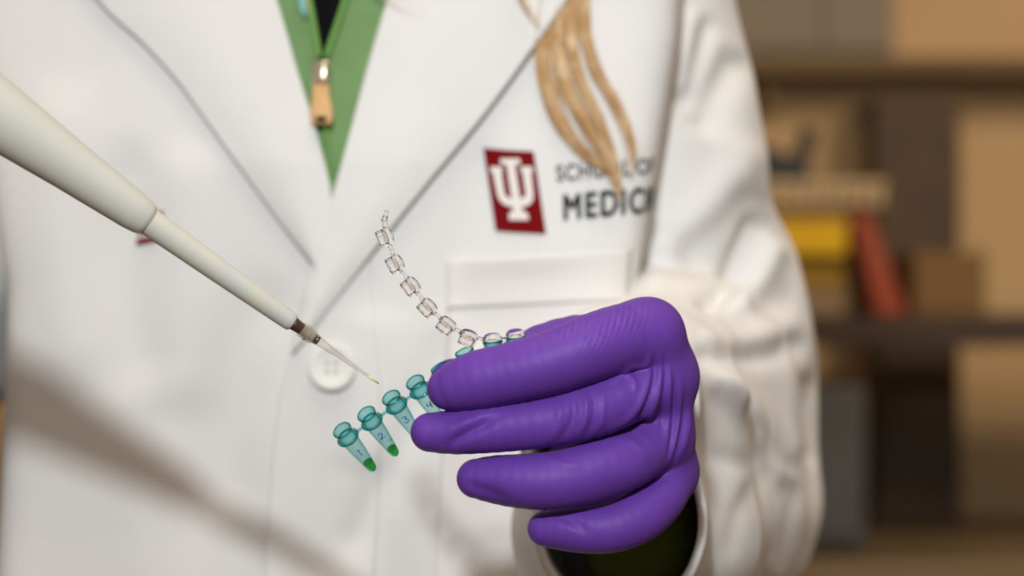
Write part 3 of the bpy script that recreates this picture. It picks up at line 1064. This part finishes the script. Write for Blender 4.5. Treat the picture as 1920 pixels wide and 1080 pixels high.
lo = P(760, 1060, -.02); hi = P(1330, 550, .13)
V, F, N = surface_nets(hand_fn, (lo[0] - .003, -.022, Z0 - .092), (hi[0] + .006, .125, Z0 + .002), .00058)
print('glove verts', len(V))
c3 = lambda *pts: [q3(*p) for p in pts]
HF = [  # picture-space lines of the stretched glove: line, width px, height m, kind
    (c3((800, 372), (870, 350), (925, 310), (975, 300), (1000, 240)), 6, .0006, 'ridge'),
    (c3((860, 350), (905, 338), (930, 362), (940, 420)), 5, .0005, 'ridge'),
    (c3((1000, 215), (1012, 330), (990, 430), (940, 525), (860, 585)), 5, -.0008, 'ridge'),
    (c3((985, 225), (988, 350), (962, 440), (900, 520), (820, 565)), 7, .0006, 'ridge'),
    (c3((1030, 215), (1036, 350), (1012, 450), (960, 540), (880, 590)), 6, .0007, 'ridge'),
    (c3((1048, 230), (1052, 380), (1040, 520), (1030, 600)), 5, -.0005, 'ridge'),
    (c3((1066, 230), (1070, 400), (1066, 560), (1058, 680)), 6, .0005, 'ridge'),
    (c3((1092, 300), (1088, 480), (1076, 600), (1052, 710)), 5, -.0007, 'ridge'),
    (c3((1112, 330), (1106, 500), (1085, 620), (1050, 740)), 6, .0007, 'ridge'),
    (c3((1132, 370), (1120, 540), (1095, 650), (1060, 740)), 5, -.0005, 'ridge'),
    (c3((1150, 400), (1140, 560), (1105, 690)), 6, .0005, 'ridge'),
    (c3((420, 490), (340, 535), (260, 580), (190, 640)), 11, -.0011, 'ridge'),
    (c3((430, 470), (330, 505), (240, 545), (150, 600)), 12, .0006, 'ridge'),
    (c3((660, 395), (690, 420), (700, 470), (675, 550), (630, 615)), 7, -.0005, 'ridge'),
    (c3((610, 420), (640, 480), (630, 550), (590, 615)), 9, .0005, 'ridge'),
    (c3((720, 385), (745, 440), (740, 520), (700, 600)), 6, .0006, 'ridge'),
    (c3((752, 375), (776, 440), (772, 520), (740, 595)), 5, -.0004, 'ridge'),
    (c3((790, 365), (812, 430), (806, 520), (770, 590)), 6, .0004, 'ridge'),
    (c3((245, 745), (310, 775), (400, 810), (470, 845)), 12, -.0006, 'ridge'),
    (c3((540, 640), (600, 668), (680, 690), (760, 690)), 9, .0004, 'ridge'),
    (c3((600, 880), (660, 895), (730, 935), (770, 975)), 10, -.0005, 'ridge'),
    (c3((830, 600), (900, 590), (970, 640), (1010, 700)), 8, .0003, 'ridge'),
]
for poly, w, a, k in HF:
    V = fold(V, N, poly, w * .95, a * 1.3, k, .35)
# fine stretch lines over the index knuckle
Q = to_px(V)
cx, cy = q3(930, 380)
rad = np.hypot(Q[:, 0] - cx, (Q[:, 1] - cy) * .9)
ang = np.degrees(np.arctan2(-(Q[:, 1] - cy), Q[:, 0] - cx))
for (xc, yc, n_) in ((770, 150, 1.0), (870, 110, .8)):
    x0, y0 = q3(xc, yc)
    m_ = np.exp(-((Q[:, 0] - x0) / 48) ** 2 - ((Q[:, 1] - y0) / 34) ** 2) * np.clip(-N[:, 1] * 3, 0, 1)
    V = V + N * (n_ * .00022 * m_ * np.sin((Q[:, 0] * .93 + Q[:, 1] * .20 + .004 * (Q[:, 1] - y0) ** 2) * 2 * math.pi / 11))[:, None]
glove = pydata('glove', V, F, M['glove'], person)
tag(glove, 'purple nitrile glove pinching the tube strip')

# ------------------------------------------------------------------ strip of tubes
# per tube: rim centre (px), lean of the axis in the picture (deg from upright, + to the left), tilt of the mouth to the viewer (deg)
TUBES = [((641, 806), 35, 40), ((686.5, 775.5), 33, 40), ((733, 745), 32, 40), ((778, 716), 31, 38), ((824, 688), 29, 21), ((870, 658), 23, 17), ((923.5, 640), 5, 4), ((967, 632), 4, 8)]
YS = 0.0118
strip = empty('tube_strip', P(800, 730, YS))
tag(strip, 'strip of eight small teal plastic tubes numbered by hand, pinched by the purple glove', 'tube strip')
mmu = 0.001
OUT = [(0, 2.86), (0.0, 3.18), (-.15, 3.28), (-.55, 3.28), (-.8, 3.10), (-1.4, 2.92), (-2.6, 2.86), (-3.3, 2.95), (-3.7, 3.72), (-3.9, 3.86), (-4.4, 3.84), (-4.7, 3.3), (-4.95, 2.98), (-5.6, 2.90), (-9, 2.62), (-14, 2.08), (-17.2, 1.74), (-18.5, 1.50), (-19.2, 1.05), (-19.45, .5), (-19.5, .02)]
INN = [(-19.1, .02), (-18.95, .85), (-18.25, 1.38), (-17.0, 1.62), (-14, 1.93), (-9, 2.47), (-5.6, 2.72), (-3.8, 2.56), (-1.6, 2.50), (-.6, 2.66), (-.15, 2.80)]
STR = lambda h: h if h > -4.9 else -4.9 + (h + 4.9) * 1.19
OUT = [(STR(h), r) for h, r in OUT]
INN = [(STR(h), r) for h, r in INN]
DIGITS = {
    '1': [[(-.1, .9), (.15, 1.05), (.1, .2), (.2, -1.0)]],
    '2': [[(-.55, .5), (-.35, .95), (.1, 1.0), (.35, .55), (.0, -.1), (-.6, -.85), (-.1, -.7), (.75, -.75)]],
    '3': [[(-.5, .85), (.0, 1.0), (.4, .65), (.1, .15), (-.15, .1), (.45, -.2), (.45, -.75), (-.05, -1.0), (-.55, -.7)]],
    '4': [[(-.35, .9), (-.5, .0), (.5, .05)], [(.4, 1.0), (.3, -1.0)]],
}
axes = []
for k, ((rx, ry), lean, tilt) in enumerate(TUBES):
    l, t = math.radians(lean), math.radians(tilt)
    A = np.array([-math.sin(l) * math.cos(t), -math.sin(t), math.cos(l) * math.cos(t)])     # from tip to mouth
    c = P(rx, ry, YS - 4 * mmu * math.sin(t))
    axes.append((c, A))
    tube_e = empty('tube', c, None)
    tube_e.parent = strip
    bpy.context.view_layer.update()
    tube_e.matrix_parent_inverse = strip.matrix_world.inverted()
    bpy.context.view_layer.update()
    bpy.data.objects.remove(tube_e)
    sc_ = 0.985
    Vt, Ft = lathe([(h * mmu * sc_, r * mmu * sc_) for h, r in OUT + INN], c, A, 40, True)
    tb = pydata('tube', Vt, Ft, M['teal'], strip)
    for hh, rr_t, wr_t in ((-.12, 3.06, .27), (-4.15, 3.62, .26)):
        ring = [((hh + wr_t * math.sin(q_)) * mmu, (rr_t + wr_t * math.cos(q_)) * mmu * sc_) for q_ in np.linspace(0, 2 * math.pi, 9)[:-1]]
        Vt, Ft = lathe(ring, c, A, 40, True)
        pydata('rim' if hh > -1 else 'flange', Vt, Ft, M['teal_rim'], tb)
    # direction on the wall that faces the viewer
    Fd = np.array([0, -1.0, 0]) - A * np.dot(np.array([0, -1.0, 0]), A); Fd /= np.linalg.norm(Fd)
    Rd = np.cross(A, Fd) * -1
    if Rd[0] < 0: Rd = -Rd
    if k < 3:
        lev = STR((-15.6, -16.2, -17.3)[k])
        rr = lambda h: float(np.interp(h, [STR(x) for x in (-18.7, -18.1, -17.0, -14)], [1.02, 1.38, 1.60, 1.92])) - .04
        hs = [h for h in map(STR, (-18.65, -18.1, -17.5, -17.0, -16.5)) if h < lev] + [lev]
        Vt, Ft = lathe([(hs[0] * mmu, .00001)] + [(h * mmu, rr(h) * mmu) for h in hs], c, A, 28)
        lq = pydata('liquid', Vt, Ft, M['green_liquid'], tb)
        Vt, Ft = lathe([(lev * mmu, rr(lev) * mmu), ((lev - .25) * mmu, rr(lev) * .6 * mmu), ((lev - .3) * mmu, .00001)], c, A, 28)
        tag(lq, 'bright green liquid in the tip')
        pydata('liquid_surface', Vt, Ft, M['green_dark'], tb)
    if k == 1:
        Vt, Ft = lathe([(-.25 * mmu, .00001), (-.2 * mmu, .4 * mmu), (0, .55 * mmu), (.2 * mmu, .3 * mmu), (.25 * mmu, .00001)], c + A * (-14.2 * mmu) + (Rd * .80 + Fd * .55) * 1.7 * mmu, Fd, 12)
        pydata('droplet', Vt, Ft, M['green_liquid'], tb)
    if k < 4:
        Vd = []; Fd_ = []
        hc = (-10.2, -9.3, -9.0, -9.2)[k]
        for st in DIGITS['1234'[k]]:
            q = spline([(x, y, 0) for x, y in st], 26)
            pts = []
            for x, y, _ in q:
                x *= 1.45; y *= 1.5
                h = hc + y
                r = float(np.interp(-h, [5.7, 9.8, 15.7], [2.92, 2.62, 2.08])) + .03
                phi = x / r
                pts.append(c + A * h * mmu + r * mmu * (math.cos(phi) * Fd + math.sin(phi) * Rd))
            v0, f0 = tube_mesh(pts, .00017, 6)
            o_ = len(Vd); Vd += v0; Fd_ += [tuple(i + o_ for i in f) for f in f0]
        pydata('number', Vd, Fd_, M['ink'], tb)
for (c0, A0), (c1, A1) in zip(axes[:-1], axes[1:]):
    a = c0 - A0 * .0043; b = c1 - A1 * .0043
    d = (b - a) / np.linalg.norm(b - a)
    Vt, Ft = tube_mesh([a + d * .0034, (a + b) / 2 + np.array([0, 0, .0003]), b - d * .0034], .00055, 8)
    pydata('connector', Vt, Ft, M['teal'], strip)

# ------------------------------------------------------------------ strip of caps
CAPS = [(724, 444), (743, 494), (772, 536), (803, 576), (838, 609), (878, 632), (923.5, 641), (967, 633)]
cpy = [-.004, -.003, -.001, .001, .004, .007, YS, YS]
cap_strip = empty('cap_strip', P(923, 640, YS))
tag(cap_strip, 'curling strip of eight clear plastic caps, two pressed into the teal tubes', 'cap strip')
CC = [P(p[0], p[1], y) for p, y in zip(CAPS, cpy)]
CO = [(1.7, .02), (1.65, 1.1), (1.4, 2.0), (1.0, 2.55), (.45, 2.80), (.3, 3.12), (-.35, 3.16), (-.5, 2.74), (-2.2, 2.68), (-3.5, 2.62), (-3.6, 2.50)]
CI = [(-3.6, 2.0), (-2.4, 2.0), (-.6, 2.1), (-.2, 1.7), (.0, .9), (.05, .02)]
for k in range(8):
    t = CC[min(k + 1, 7)] - CC[max(k - 1, 0)]
    t /= np.linalg.norm(t)
    view = np.array([0, 1.0, 0])
    n = np.cross(view, t) * -1
    n /= np.linalg.norm(n)
    if k >= 6:
        n = axes[k][1]
    elif n[0] < 0 and n[2] < 0:
        n = -n
    if k < 6:
        n = n + np.array([0, .10, 0]); n /= np.linalg.norm(n)
    c = CC[k] + (n * .0007 if k < 6 else n * .0012)
    Vt, Ft = lathe([(h * mmu, r * mmu) for h, r in CO + CI], c, n, 32, False)
    cp = pydata('cap', Vt, Ft, M['clear'], cap_strip)
    if k < 7:
        a, b = CC[k], CC[k + 1]
        d = (b - a) / np.linalg.norm(b - a)
        pth = spline([a + d * .0029, (a + b) / 2 + n * .0003, b - d * .0029], 6)
        Vt, Ft = tube_mesh(pth, [.0008, .0006, .00055, .00055, .0006, .0008], 8)
        pydata('hinge', Vt, Ft, M['clear'], cap_strip)
q = spline([P(723, 428, -.004), P(722, 412, -.0045), P(725, 395, -.005)], 8)
Vt, Ft = tube_mesh(q, [.0009, .0009, .0008, .0008, .0008, .0007, .0006, .0005], 8)
v2, f2 = tube_mesh([P(717, 416, -.0045), P(720, 411, -.0045), P(723, 405, -.0045)], [.0006, .0009, .0006], 8)
pydata('end_tab', *merge([(Vt, Ft), (v2, f2)]), M['clear'], cap_strip)
q = spline([P(983, 631, YS), P(995, 628, YS - .001), P(1008, 624, YS - .002)], 8)
Vt, Ft = tube_mesh(q, [.0009, .0009, .0008, .0008, .0007, .0006, .0005, .0003], 8)
pydata('end_tab', Vt, Ft, M['clear'], cap_strip)

# ------------------------------------------------------------------ pipette
TIP = P(710.5, 719.5, .004)
BASE = P(275, 412, -.022)
AX = (BASE - TIP) / np.linalg.norm(BASE - TIP)       # from the tip's point up the pipette
LT = np.linalg.norm(BASE - TIP)
hpx = lambda px: (710.5 - px) / (710.5 - 275) * LT   # distance along the pipette of a pixel column
rpx = lambda r: r * KPX
pip = empty('pipette', BASE)
tag(pip, 'grey white laboratory pipette with a clear tip, pointing down at the tubes', 'pipette')
h0, h1 = hpx(546), hpx(279)
Vt, Ft = lathe([(h0 + .0002, .0001), (h0, rpx(15)), (h0 + .0006, rpx(17.3)), (h0 + .002, rpx(18.2)), ((h0 + h1) / 2, rpx(22.4)), (h1 - .004, rpx(25.6)), (h1, rpx(26)), (h1 + .004, rpx(26))], TIP, AX, 48)
tag(pydata('shaft', Vt, Ft, M['pipette'], pip), 'grey white tapered lower shaft')
hb = h1
prof = [(0, 25), (.0004, 29), (.002, 33), (.006, 36.5), (.014, 40), (.030, 47), (.050, 58), (.070, 68), (.130, 76), (.185, 78), (.190, 74), (.191, 20)]
Vt, Ft = lathe([(hb + a, rpx(b)) for a, b in prof], TIP, AX, 48)
tag(pydata('handle', Vt, Ft, M['pipette_grip'], pip), 'pale rounded handle')
Vt, Ft = lathe([(hb + .191, rpx(22)), (hb + .208, rpx(22)), (hb + .2085, rpx(48)), (hb + .214, rpx(48)), (hb + .216, rpx(40)), (hb + .2165, .0001)], TIP, AX, 32)
tag(pydata('plunger_button', Vt, Ft, M['plunger'], pip), 'yellow plunger button')
hA, hB, hC = hpx(546), hpx(594), hpx(572)
Vt, Ft = lathe([(hB, .0001), (hB, rpx(8.2)), (hC, rpx(9.6)), (hA - .001, rpx(12.3)), (hA + .0004, rpx(12.8)), (hA + .0004, .0001)], TIP, AX, 32)
tag(pydata('nose_cone', Vt, Ft, M['cone'], pip), 'dark brown nose cone')
hcol0, hcol1 = hpx(585), hpx(562)
outp = [(0, 1.5), (hpx(690), 2.9), (hpx(660), 4.1), (hpx(636), 5.0), (hpx(624), 5.9), (hpx(612), 7.3), (hpx(596), 8.9), (hcol0, 11.0)]
inn = [(hcol0, 9.9), (hpx(596), 8.0), (hpx(612), 6.4), (hpx(624), 5.0), (hpx(636), 4.1), (hpx(660), 3.2), (hpx(690), 2.1), (0, .8)]
Vt, Ft = lathe([(a, rpx(b)) for a, b in outp + inn], TIP, AX, 32, True)
tip = pydata('pipette_tip', Vt, Ft, M['tip'], pip)
tag(tip, 'slender clear plastic tip')
Vt, Ft = lathe([(hcol0, rpx(9.9)), (hcol0, rpx(13.6)), (hcol0 + .0006, rpx(14.4)), (hcol1 - .0004, rpx(14.8)), (hcol1, rpx(14.2)), (hcol1, rpx(10.6))], TIP, AX, 32, True)
pydata('collar', Vt, Ft, M['tip_collar'], tip)
Vt, Ft = lathe([((hcol0 + hcol1) / 2 - .0002, rpx(15.0)), ((hcol0 + hcol1) / 2 + .0002, rpx(15.4)), ((hcol0 + hcol1) / 2 + .0006, rpx(15.0))], TIP, AX, 32)
pydata('collar_ring', Vt, Ft, M['tip_collar'], tip)
Vt, Ft = lathe([(.0001, .00001), (.0001, rpx(1.2)), (hpx(691), rpx(2.6)), (hpx(690), .00001)], TIP, AX, 20)
tag(pydata('liquid', Vt, Ft, M['yellow_liquid'], tip), 'yellow green liquid drawn into the point')

# ------------------------------------------------------------------ hair
def lock(name, path, spread0, spread1, count, off0, off1, m, strand=.00022, wave=1.0):
    base = spline(path, 26)
    parts = []
    for q in range(count):
        a, b = rng.normal(0, .5), rng.normal(0, .5)
        ph = rng.uniform(0, 6.28)
        nn = max(8, int(26 * rng.uniform(.82, 1.0)))
        t = np.linspace(0, 1, 26)[:nn]
        wdt = spread0 + (spread1 - spread0) * t
        px = base[:nn, 0] + a * wdt + wave * 4 * np.sin(ph + 5 * t)
        py = base[:nn, 1] + 4 * b * t
        pts = S(px, py, off0 + (off1 - off0) * t + abs(b) * .003)
        parts.append(tube_mesh(pts, strand * np.interp(np.linspace(0, 1, nn), [0, .7, 1], [1, 1, .25]), 4, False))
    return pydata(name, *merge(parts), m, person)


lock('hair_lock', [(1060, -200), (1030, 0), (1020, 90), (1028, 170), (1058, 240), (1104, 294), (1146, 326), (1160, 372)], 13, 11, 90, .002, .004, M['hair'])
lock('hair_lock', [(1072, -200), (1052, 0), (1046, 90), (1064, 170), (1100, 232), (1126, 282), (1152, 330), (1161, 388)], 12, 8, 70, .002, .005, M['hair'])
lock('hair_lock', [(1088, -200), (1074, 0), (1070, 80), (1090, 150), (1120, 214), (1142, 274), (1155, 330), (1164, 404)], 12, 7, 80, .002, .006, M['hair'])
lock('hair_lock', [(1100, -200), (1092, 0), (1094, 60), (1114, 130), (1150, 190), (1178, 252), (1186, 306), (1172, 352)], 11, 9, 45, .002, .004, M['hair'])
lock('hair_lock', [(950, -200), (974, -20), (992, 20), (1022, 62)], 10, 6, 10, .012, .012, M['hair'])
lock('hair_lock', [(640, -200), (700, -30), (760, 12), (800, 30)], 8, 14, 5, .013, .013, M['hair'], .00015)

# ------------------------------------------------------------------ the figure inside the clothes
SHL = P(1120, -230, YA); SHR = np.array([XC - .140, .38, Z0 + .185])
NECK = np.array([XC, .40, Z0 + .25]); HEAD = np.array([XC, .385, Z0 + .385])


def body_fn(p):
    d = chain(p, [(np.array([XC, .39, .84]), .105), (np.array([XC, .40, 1.02]), .085), (np.array([XC, .40, 1.24]), .085), (np.array([XC, .41, Z0 + .18]), .070), (NECK, .048), (np.array([XC, .39, Z0 + .33]), .047)], .05)
    d = smin(d, sd_cone(p, SHL + np.array([-.02, 0, -.01]), SHR + np.array([.03, 0, .0]), .045, .045), .05)
    d = smin(d, chain(p, [(SHL, .036), (P(1215, 290, YA), .034), (P(1300, 740, .385), .030), (P(1195, 860, .16), .019), (P(1168, 850, .105), .016)], .02), .03)
    d = smin(d, chain(p, [(SHR, .034), (np.array([XC - .205, .33, Z0 - .07]), .032), (np.array([-.275, .05, Z0 + .050]), .022), (np.array([-.270, .03, Z0 + .058]), .02)], .02), .03)
    hd = smin(sd_cone(p, HEAD + np.array([0, .02, .03]), HEAD + np.array([0, 0, .0]), .082, .070), sd_cone(p, HEAD, HEAD + np.array([0, -.03, -.075]), .066, .032), .05)
    hd = smin(hd, sd_cone(p, HEAD + np.array([0, -.078, .018]), HEAD + np.array([0, -.098, -.020]), .006, .011), .012)
    for s in (-1, 1):
        hd = smin(hd, sd_cone(p, HEAD + np.array([s * .076, .015, .02]), HEAD + np.array([s * .074, .01, -.02]), .010, .006), .006)
        hd = smin(hd, sd_cone(p, HEAD + np.array([s * .018, -.073, -.048]), HEAD + np.array([0, -.078, -.047]), .006, .008), .008)
        d = smin(d, chain(p, [(np.array([XC + s * .085, .40, .84]), .088), (np.array([XC + s * .085, .40, .46]), .056), (np.array([XC + s * .085, .43, .08]), .036), (np.array([XC + s * .085, .33, .035]), .028)], .03), .03)
    return smin(d, hd, .02)


V, F, N = surface_nets(body_fn, (-.40, -.02, -.005), (.22, .53, Z0 + .51), .0085)
pydata('body', V, F, M['skin'], person)


def trousers_fn(p):
    d = sd_cone(p, np.array([XC - .05, .395, .90]), np.array([XC + .05, .395, .90]), .115, .115)
    for s in (-1, 1):
        d = smin(d, chain(p, [(np.array([XC + s * .085, .40, .84]), .096), (np.array([XC + s * .085, .40, .46]), .070), (np.array([XC + s * .085, .43, .10]), .056)], .03), .03)
    return d


V, F, N = surface_nets(trousers_fn, (-.32, .26, .03), (.17, .55, 1.03), .011)
pydata('trousers', V, F, M['trousers'], person)
for s in (-1, 1):
    fn = lambda p: smin(chain(p, [(np.array([XC + s * .085, .44, .045]), .043), (np.array([XC + s * .085, .30, .035]), .036), (np.array([XC + s * .085, .24, .032]), .030)], .02), sd_cone(p, np.array([XC + s * .085, .43, .05]), np.array([XC + s * .085, .43, .11]), .046, .044), .02)
    V, F, N = surface_nets(fn, (XC + s * .085 - .07, .18, -.02), (XC + s * .085 + .07, .52, .17), .008)
    V[:, 2] = np.maximum(V[:, 2], 0.0005)
    pydata('shoe', V, F, M['shoe'], person)

# hair on the head and behind the shoulder (above the picture)
def hair_fn(p):
    d = sd_cone(p, HEAD + np.array([0, .035, .045]), HEAD + np.array([0, .05, -.02]), .088, .085)
    d = smin(d, chain(p, [(HEAD + np.array([0, .07, -.02]), .07), (np.array([XC + .03, .485, Z0 + .27]), .05), (np.array([.12, .50, Z0 + .20]), .035), (np.array([.122, .485, Z0 + .158]), .012)], .04), .04)
    cut = p[:, 1] - (HEAD[1] - .030) + .35 * (p[:, 2] - HEAD[2] - .05)
    return np.maximum(d, -cut)


V, F, N = surface_nets(hair_fn, (-.24, .22, Z0 + .10), (.22, .60, Z0 + .56), .006)
V += N * (.0012 * np.sin(V[:, 0] * 420))[:, None]
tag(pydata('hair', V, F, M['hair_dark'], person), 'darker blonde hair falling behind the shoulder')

# the other gloved hand, closed round the pipette's handle outside the picture
a_, u_, v_ = frame_axes(AX)
hc0 = TIP + AX * (hb + .142)
side = np.array([0, 1.0, 0]) - a_ * a_[1]; side /= np.linalg.norm(side)     # away from the viewer
oth = np.cross(a_, side)
if oth[2] > 0: oth = -oth                                                     # below the handle
ringpt = lambda h, deg, r: hc0 + a_ * h + r * (math.cos(math.radians(deg)) * side + math.sin(math.radians(deg)) * oth)
RF = []
for k, (h, r, n_) in enumerate(((-.034, .0085, 245), (-.015, .0088, 255), (.004, .0085, 245), (.022, .0074, 225))):
    RF.append([(ringpt(h, dg, .0215), r * (1 if dg > 40 else 1.05)) for dg in np.linspace(-20, -n_, 8)])
RT = [(ringpt(.022, 60, .034), .015), (ringpt(.045, 30, .030), .0115), (ringpt(.062, 10, .020), .0100), (ringpt(.078, -10, .008), .0085)]
RW = np.array([-.272, .035, Z0 + .055])


def hand_r_fn(p):
    d = None
    pal = sd_cone(p, ringpt(-.034, 0, .027), ringpt(.022, 15, .027), .011, .012)
    for f in RF:
        c = chain(p, f, .004)
        d = c if d is None else smin(d, c, .001)
        pal = smin(pal, sd_cone(p, f[0][0], RW, .011, .022), .012)
    pal = smin(pal, chain(p, RT, .005), .008)
    return smin(d, pal, .005)


V, F, N = surface_nets(hand_r_fn, (-.36, -.12, Z0 - .0), (-.12, .08, Z0 + .21), .0016)
tag(pydata('glove', V, F, M['glove'], person), 'purple nitrile glove closed round the pipette handle')
